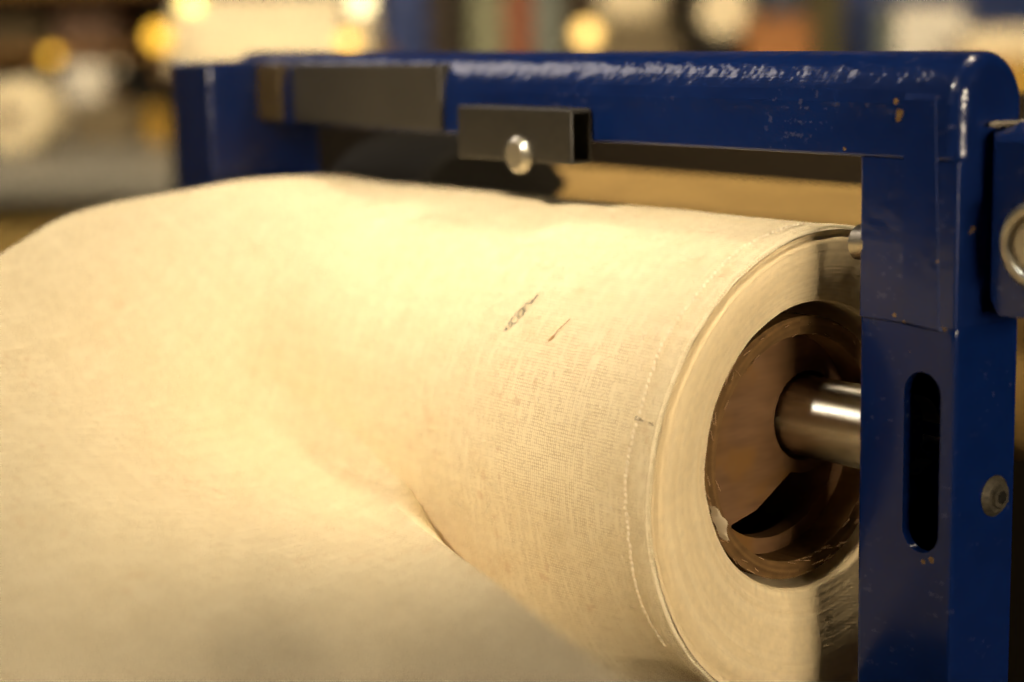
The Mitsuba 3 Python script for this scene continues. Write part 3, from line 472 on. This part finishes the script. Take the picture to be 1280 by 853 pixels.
# bearing bracket on the outer side of the right post, with a large bolt
br = m3.Manifold.hull_points(np.array([(x, y, z) for x, y, z in
     [(W + 0.0026, 0.0148, -0.0262), (W + 0.0052, 0.0118, -0.0285), (W + 0.06, 0.0118, -0.0285), (W + 0.06, 0.0150, -0.0255), (W + 0.0026, 0.034, -0.0222), (W + 0.06, 0.034, -0.0222),
      (W + 0.0026, 0.0148, -0.078), (W + 0.0052, 0.0118, -0.080), (W + 0.008, 0.0118, -0.0850), (W + 0.06, 0.0118, -0.0850), (W + 0.008, 0.034, -0.087), (W + 0.06, 0.034, -0.087), (W + 0.0026, 0.034, -0.079)]], np.float32))
put('machine_frame__bracket', TM(br.refine_to_length(0.002)), 'blue_paint', 12, label='blue bearing bracket beside the right post')
put('machine_frame__bracket__weld_bead', TM(m3.Manifold.batch_boolean([m3.Manifold.sphere(0.0006 + 0.0006 * rng.random(), 10).scale([1.3, 1.2, 0.8]).translate([W + 0.0018 + rng.normal(0, .0005), 0.0135 + 0.00075 * i, -0.0236 + 0.0003 * rng.normal()]) for i in range(27)], m3.OpType.Add)), 'grime', 40, label='rough grimy weld bead along the top of the bracket')
bc = np.array([W + 0.0250, 0.0118, -0.0605])
tor = trimesh.creation.torus(0.0120, 0.0028, 64, 20); tor.apply_transform(trimesh.transformations.rotation_matrix(np.pi / 2, [1, 0, 0])); tor.apply_translation(bc - [0, 0.0022, 0])
put('machine_frame__bracket__washer_ring', tor, 'zinc', True)
put('machine_frame__bracket__bolt', cyl(bc, bc - [0, 0.005, 0], 0.0085, 48, bevel=0.0008), 'zinc', 30)
# small screw on the side of the post
sc = np.array([W - 0.0003, 0.0230, -0.1492])
put('machine_frame__screw', trimesh.util.concatenate([cyl(sc, sc + [0.0022, 0, 0], 0.0072, 40, r1=0.0058, bevel=0.0004), cyl(sc + [0.002, 0, 0], sc + [0.0034, 0, 0], 0.0042, 6)]), 'rough_zinc', 30, label='dull zinc screw head on the side of the right post')
put('machine_frame__screw__socket', cyl(sc + [0.0032, 0, 0], sc + [0.0037, 0, 0], 0.0024, 6), 'black_plastic', 20)  # raised black disc, its colour stands in for a shaded recess
pin = np.array([0.003, 0.0015, -0.0648])
put('machine_frame__pin', cyl(pin + [0.001, 0.0045, 0], pin + [-0.0085, 0.0045, 0], 0.0062, 40, bevel=0.0016), 'zinc', 30, label='short bright pin on the inner side of the right post')
# plates on the far half of the crossbar
put('machine_frame__plate', TM(rbox([-0.355, -0.0028, -0.0330], [-0.2340, 0.004, -0.0050], 0.0008)), 'bronze_plate', 20, label='long dull bronze plate on the far half of the crossbar')
put('machine_frame__plate', TM(rbox([-0.3878, -0.0028, -0.0330], [-0.3665, 0.004, -0.0050], 0.0008)), 'brown_plate', 20, label='short brown plate near the far end of the crossbar')

# black guide bracket hung on the crossbar
thing('guide_bracket', 'black rectangular steel guide bracket with a bright screw, fixed below the crossbar', 'bracket')
gx0, gx1 = -0.2090, -0.1355
gb = M(TM(rbox([gx0, -0.0125, -0.0435], [gx1, -0.0006, -0.0215], 0.0012))) - m3.Manifold.cube([0.06, 0.0088, 0.0185]).translate([gx1 - 0.05, -0.0108, -0.0418])
put('guide_bracket__body', TM(gb), 'black_steel', 30)
g = np.array([-0.1660, -0.0126, -0.0405])
put('guide_bracket__screw', trimesh.util.concatenate([cyl(g + [0, 0.002, 0], g - [0, 0.004, 0], 0.0076, 32, bevel=0.0022)]), 'zinc', 30, label='bright round screw head on the black bracket')

# second roll behind the first, under the bar
scene['tan_cloth'] = prin(mikit.proc(lambda p, n, uv: mix((0.155, 0.093, 0.022), (0.21, 0.132, 0.034), fbm(p.x * 40, p.y * 90, p.z * 90))), 0.85)
thing('backing_roll', 'tan cloth covered roller lying behind the cotton roll, below the crossbar', 'roller')
put('backing_roll__cover', cyl([-L + 0.004, 0.160, -0.119], [0.055, 0.160, -0.119], 0.0545, 96, bevel=0.003), 'tan_cloth', 30)
put('backing_roll__axle', cyl([-L - 0.02, 0.160, -0.119], [0.10, 0.160, -0.119], 0.012, 32), 'zinc', 30)


put('machine_frame__dark_backing', TM(rbox([-0.98, 0.262, -0.458], [0.055, 0.272, -0.026], 0.002)), 'rear_dark', 20, label='dark panel behind the gap under the crossbar')  # dark sheet standing behind the gap under the crossbar
scene['rear_dark'] = prin((0.015, 0.010, 0.004), 0.7, specular=0.15)

# ------------------------------------------------------------------ the benches and what stands on them
HF, RF = np.array([-math.sin(PSI), math.cos(PSI), 0]), np.array([math.cos(PSI), math.sin(PSI), 0])
BACK = np.eye(4); BACK[:3, 0], BACK[:3, 1], BACK[:3, 3] = RF, HF, CAM * [1, 1, 0]       # the back bench is not parallel to the frame
def loc(px, py, d):                          # (sideways, forward, height) in the back bench's own axes
    q = at(px, py, d) - CAM * [1, 1, 0]; return np.array([q @ RF, q @ HF, q[2]])
def bplace(m):
    m = m if isinstance(m, trimesh.Trimesh) else TM(m)
    return m.copy().apply_transform(BACK)
def span(x0, x1, y0, d):                     # sideways extent and the top of a thing at distance d
    a, b = loc(x0, y0, d), loc(x1, y0, d); return a[0], b[0], (a[2] + b[2]) / 2, (a[1] + b[1]) / 2
ZB = -0.160                                  # top of the back bench
scene['bench_grey'] = prin(mikit.proc(lambda p, n, uv: mix((0.15, 0.14, 0.11), (0.20, 0.185, 0.145), fbm(p.x * 5, p.y * 5, p.z * 5))), 0.45)
scene['panel_tan'] = prin((0.30, 0.20, 0.055), 0.6)
scene['wall_paint'] = prin(mikit.proc(lambda p, n, uv: mix((0.075, 0.052, 0.028), (0.12, 0.085, 0.05), fbm(p.x * 1.3, p.y * 1.3, p.z * 2))), 0.8)
scene['floor_paint'] = prin((0.10, 0.09, 0.075), 0.6)
scene['board_wood'] = prin((0.30, 0.145, 0.03), 0.6)
for nm, c, r in (('cream_cloth', (0.78, 0.66, 0.42), .85), ('white_plastic', (0.80, 0.74, 0.60), .5), ('grey_cloth', (0.22, 0.21, 0.18), .8), ('mauve_card', (0.26, 0.165, 0.11), .8),
                 ('green_grey', (0.20, 0.20, 0.115), .7), ('red_brown', (0.24, 0.075, 0.032), .7), ('teal_grey', (0.15, 0.17, 0.14), .7), ('brown_grey', (0.16, 0.12, 0.06), .7), ('black_plastic', (0.008, 0.007, 0.005), .7),
                 ('dark_brown', (0.035, 0.022, 0.010), .7), ('navy', (0.006, 0.022, 0.10), .4), ('slate', (0.045, 0.05, 0.065), .6), ('rust_card', (0.32, 0.13, 0.035), .7), ('olive', (0.06, 0.05, 0.015), .7), ('amber_box', (0.45, 0.26, 0.03), .6)):
    scene[nm] = prin(c, r, specular=0.12 if nm == 'black_plastic' else 0.4)

scene['unseen_pale_wall'] = prin((0.50, 0.47, 0.44), 0.8)
put('wall', TM(rbox([-4.1, -4.5, -1.15], [-4.0, 3.0, 2.4], .01)), 'unseen_pale_wall', 20, kind='structure')  # side wall out of view, placed to reflect in the blue paint
put('floor', trimesh.creation.box([14, 14, 0.02]).apply_translation([-1, 2, -1.16]), 'floor_paint', False, kind='structure')
put('wall', bplace(rbox([-5, 4.30, -1.15], [5, 4.40, 2.4], .01)), 'wall_paint', 20, kind='structure')
wt = thing('work_table', 'dark topped work table under the blue frame', 'table')
put(wt + '__top', TM(rbox([-0.95, -0.42, -0.505], [0.75, 1.15, -0.479], .004)), 'dark_brown', 20)
for x, y in ((-.9, -.37), (.7, -.37), (-.9, 1.1), (.7, 1.1)): put(wt + '__leg', TM(rbox([x - .03, y - .03, -1.149], [x + .03, y + .03, -0.506], .003)), 'black_steel')
bb = thing('back_bench', 'long grey bench with tan front panels standing behind the blue frame', 'bench')
put(bb + '__top', bplace(rbox([-2.0, 2.20, ZB - .03], [2.0, 3.35, ZB], .006)), 'bench_grey', 20)
for i in range(6): put(bb + '__front_panel', bplace(rbox([-1.98 + .66 * i, 2.235, -1.10], [-1.335 + .66 * i, 2.26, ZB - .032], .004)), 'panel_tan', 20)
for i in range(7): put(bb + '__leg', bplace(rbox([-1.995 + .66 * i if i < 6 else 1.96, 2.262, -1.149], [-1.955 + .66 * i if i < 6 else 2.0, 2.30, ZB - .031], .003)), 'bench_grey', 20)
sh = thing('back_shelf', 'brown wooden shelf on the wall behind the back bench', 'shelf')
for z in (-0.115, -0.020, 0.105):
    put(sh + '__board', bplace(rbox([-2.0, 3.62, z - .018], [-0.42, 4.28, z], .003)), 'board_wood', 20)
for x in (-2.0, -0.42): put(sh + '__upright', bplace(rbox([x - .012, 3.62, -1.149], [x + .012, 4.28, 0.45], .003)), 'green_grey', 20)

def bolt(x0, x1, ytop, d, m, label, cat='fabric bolt', horizontal=True, key='fabric_bolt', z=ZB):      # a bolt of cloth: lying, seen from its side
    a, b, zt, f = span(x0, x1, ytop, d); r = (zt - z) / 2; k = thing(key, label, cat)
    put(k + '__cloth', bplace(cyl([a, f, z + r], [b, f, z + r], r, 48, bevel=.006)), m, 30)
    put(k + '__core', bplace(cyl([a - .03, f, z + r], [b + .03, f, z + r], r * .28, 32)), 'cardboard', 30)
def roll_end(cx, ytop, rpx, d, ln, m, label, ring=None, key='fabric_bolt', cat='fabric bolt', z=ZB):        # a bolt seen end on
    a, _, zt, f = span(cx, cx + 1, ytop, d); r = rpx * d / F; k = thing(key, label, cat); zc = z + r if ring is None else zt - r
    put(k + '__cloth', bplace(cyl([a, f, zc], [a, f + ln, zc], r, 48, bevel=.006)), m, 30)
    put(k + '__core', bplace(cyl([a, f - .006, zc], [a, f + ln + .01, zc], r * (.25 if ring is None else .62), 32)), ring or 'cardboard', 30)
    return k, a, f, zc, r
def upright(key, x0, x1, ytop, d, depth, m, label, cat, z=ZB, lid=None):                                    # a box or case standing on the bench
    a, b, zt, f = span(x0, x1, ytop, d); k = thing(key, label, cat)
    put(k + '__body', bplace(rbox([a, f, z], [b, f + depth, zt], .006)), m, 20)
    put(k + '__lid', bplace(rbox([a - .004, f - .004, zt + .0005], [b + .004, f + depth + .004, zt + .008], .003)), lid or m, 20)

# left of the frame
k, a, f, zc, r = roll_end(8, 96, 46, 2.62, 0.13, 'cream_cloth', 'cream cloth bolt lying end on at the left edge of the bench')
a, b, zt, f = span(77, 134, 80, 2.95)
k = thing('plastic_tub', 'white plastic tub with a grey base on the bench left of the frame', 'tub')
put(k + '__tub', bplace(cyl([(a+b)/2, f, -0.098], [(a+b)/2, f, zt], (b - a) / 2 * .93, 40, r1=(b - a) / 2, bevel=.004)), 'white_plastic', 30)
put(k + '__base', bplace(cyl([(a+b)/2, f, ZB], [(a+b)/2, f, -0.099], (b - a) / 2 * 1.02, 40, bevel=.003)), 'grey_cloth', 30)
upright('cardboard_box', 68, 140, 12, 3.70, .25, 'mauve_card', 'dull mauve brown cardboard box on the shelf at the upper left', 'box', z=-0.0195)
upright('storage_bin', -30, 52, 18, 3.72, .25, 'brown_grey', 'grey brown storage bin on the shelf at the far left edge', 'bin', z=-0.0195)
upright('tool_case', -5, 46, -30, 3.66, .2, 'black_plastic', 'black tool case on the upper shelf board at the left corner', 'case', z=0.1055)
upright('bobbin_box', 58, 66, 90, 3.70, .2, 'black_plastic', 'narrow black box on the lower shelf board', 'box', z=-0.1145)
upright('control_unit', 150, 206, 94, 3.05, .2, 'black_plastic', 'black control unit on the bench close to the far post', 'machine')
upright('parts_tray', 182, 216, 141, 2.80, .1, 'amber_box', 'amber parts tray on the bench beside the far post', 'tray')
upright('offcut_pile', 86, 165, 138, 2.86, .08, 'brown_grey', 'low pile of grey brown offcuts in front of the white tub', 'pile')
# above and behind the crossbar
bolt(222, 466, -6, 2.75, 'cream_cloth', 'wide pale cream bolt of cloth lying behind the far end of the crossbar')
upright('machine_column', 474, 531, -40, 2.95, .1, 'navy', 'blue machine column rising behind the crossbar', 'machine')
upright('ledger_box', 535, 568, -14, 3.0, .15, 'dark_brown', 'dark brown upright box right of the blue column', 'box')
upright('binder', 570, 583, -10, 3.0, .15, 'black_plastic', 'narrow black upright binder behind the crossbar', 'binder')
upright('file_box', 585, 629, -12, 3.0, .15, 'green_grey', 'grey green upright file box behind the crossbar', 'file box')
upright('file_box', 631, 664, -8, 3.0, .15, 'red_brown', 'reddish brown upright file box beside the grey green one', 'file box')
upright('file_box', 667, 700, -16, 3.0, .15, 'teal_grey', 'greyish teal upright file box', 'file box')
upright('carton', 706, 846, 34, 3.10, .15, 'brown_grey', 'wide brown grey carton behind the middle of the crossbar', 'carton')
bolt(748, 826, -25, 3.15, 'cream_cloth', 'short cream bolt of cloth lying on the brown grey carton', z=at(790, 33, 3.15)[2])
k, a, f, zc, r = roll_end(905, -40, 52, 2.90, 0.3, 'black_plastic', 'dark roller with a pale cream end above the crossbar', 'cream_cloth', key='dark_roller', cat='roller')
put(k + '__stand', bplace(rbox([a - .03, f + .05, ZB], [a + .03, f + .2, zc - r - .001], .004)), 'black_steel', 20)
upright('rust_box', 936, 1014, 27, 2.85, .1, 'rust_card', 'low orange brown box behind the crossbar', 'box')
upright('slate_case', 950, 1012, -20, 3.10, .1, 'slate', 'dark slate grey case behind the orange brown box', 'case')
upright('olive_case', 1014, 1058, -20, 3.0, .1, 'olive', 'dark olive upright case', 'case')
upright('blue_cabinet', 1060, 1330, -60, 3.30, .05, 'navy', 'dark blue cabinet standing at the back right of the bench', 'cabinet')
upright('cream_carton', 1122, 1208, 13, 2.90, .12, 'white_plastic', 'small cream carton just left of the frame corner', 'carton')
upright('pale_case', 1104, 1119, 20, 2.90, .1, 'teal_grey', 'narrow greyish case beside the cream carton', 'case')
bolt(1204, 1400, 33, 2.70, 'cream_cloth', 'cream bolt of cloth lying behind the corner of the frame', z=at(1250, 84, 2.70)[2])
upright('tan_crate', 1195, 1420, 86, 2.62, .18, 'amber_box', 'tan crate carrying the cream bolt at the right', 'crate')
# on the work table, low behind the right post, and behind the far end of the roll
k = thing('cloth_bundle', 'small cream cloth bundle on the table low behind the right post', 'cloth')
put(k + '__bundle', cyl([-0.56, 0.60, -0.425], [-0.32, 0.82, -0.425], 0.052, 40, bevel=.01), 'cream_cloth', 30)
put(k + '__tie', cyl([-0.45, 0.7008, -0.425], [-0.428, 0.7210, -0.425], 0.0532, 40), 'brown_thread', 30)
k = thing('drive_wheel', 'black drive wheel under the far half of the crossbar', 'wheel')
put(k + '__rim', cyl([-0.395, 0.085, -0.105], [-0.310, 0.085, -0.105], 0.062, 64, bevel=.004), 'black_plastic', 30)
put(k + '__hub', cyl([-0.309, 0.085, -0.105], [-0.296, 0.085, -0.105], 0.018, 32), 'zinc', 30)
k = thing('cloth_spool', 'cream spool of cloth glimpsed under the far end of the crossbar', 'spool')
c = at(345, 192, 1.24)
put(k + '__cloth', cyl(c - [0.016, 0, 0], c + [0.016, 0, 0], 0.012, 48, bevel=.004), 'cream_cloth', 30)
put(k + '__stand', cyl([c[0], c[1], -0.478], [c[0], c[1], c[2] - .0122], 0.006, 24), 'black_steel', 30)

# small warm bulbs glowing far behind
def bulb(px, py, d, r, rad, label, col=(1.0, 0.52, 0.05)):
    c = at(px, py, d); k = thing('lamp_bulb', label, 'lamp')
    s = trimesh.creation.icosphere(3, r); s.apply_translation(c)
    put(k + '__bulb', s, None, True, emitter={'type': 'area', 'radiance': rgb(*(0.6 * rad * np.array(col)))})
    put(k + '__socket', cyl(c + [0, 0, r * .92], c + [0, 0, r * .92 + .03], r * .55, 20), 'black_plastic', 30)
    put(k + '__cord', cyl(c + [0, 0, r * .92 + .03], c + [0, 0, 1.6], 0.0015, 6), 'black_plastic')
bulb(65, 70, 3.55, 0.011, 5.0, 'small amber bulb glowing alone at the left, in front of the shelf')
bulb(147, 86, 3.4, 0.008, 1.6, 'dim tan bulb beside the white tub', (1.0, .72, .36))
bulb(199, 46, 3.2, 0.020, 4.2, 'large golden bulb left of the far post')
bulb(203, 84, 3.3, 0.009, 2.2, 'dim golden bulb just below the large one', (1.0, .66, .2))
bulb(435, 52, 2.55, 0.010, 6.0, 'golden bulb in front of the wide cream bolt')
bulb(734, 42, 2.9, 0.018, 5.0, 'golden bulb behind the middle of the crossbar', (1.0, .60, .16))
bulb(452, 3, 2.5, 0.014, 6.0, 'pale yellow bulb high in front of the wide cream bolt', (1.0, .8, .4))
bulb(238, 2, 2.5, 0.014, 6.0, 'yellow bulb at the top in front of the wide cream bolt', (1.0, .74, .2))
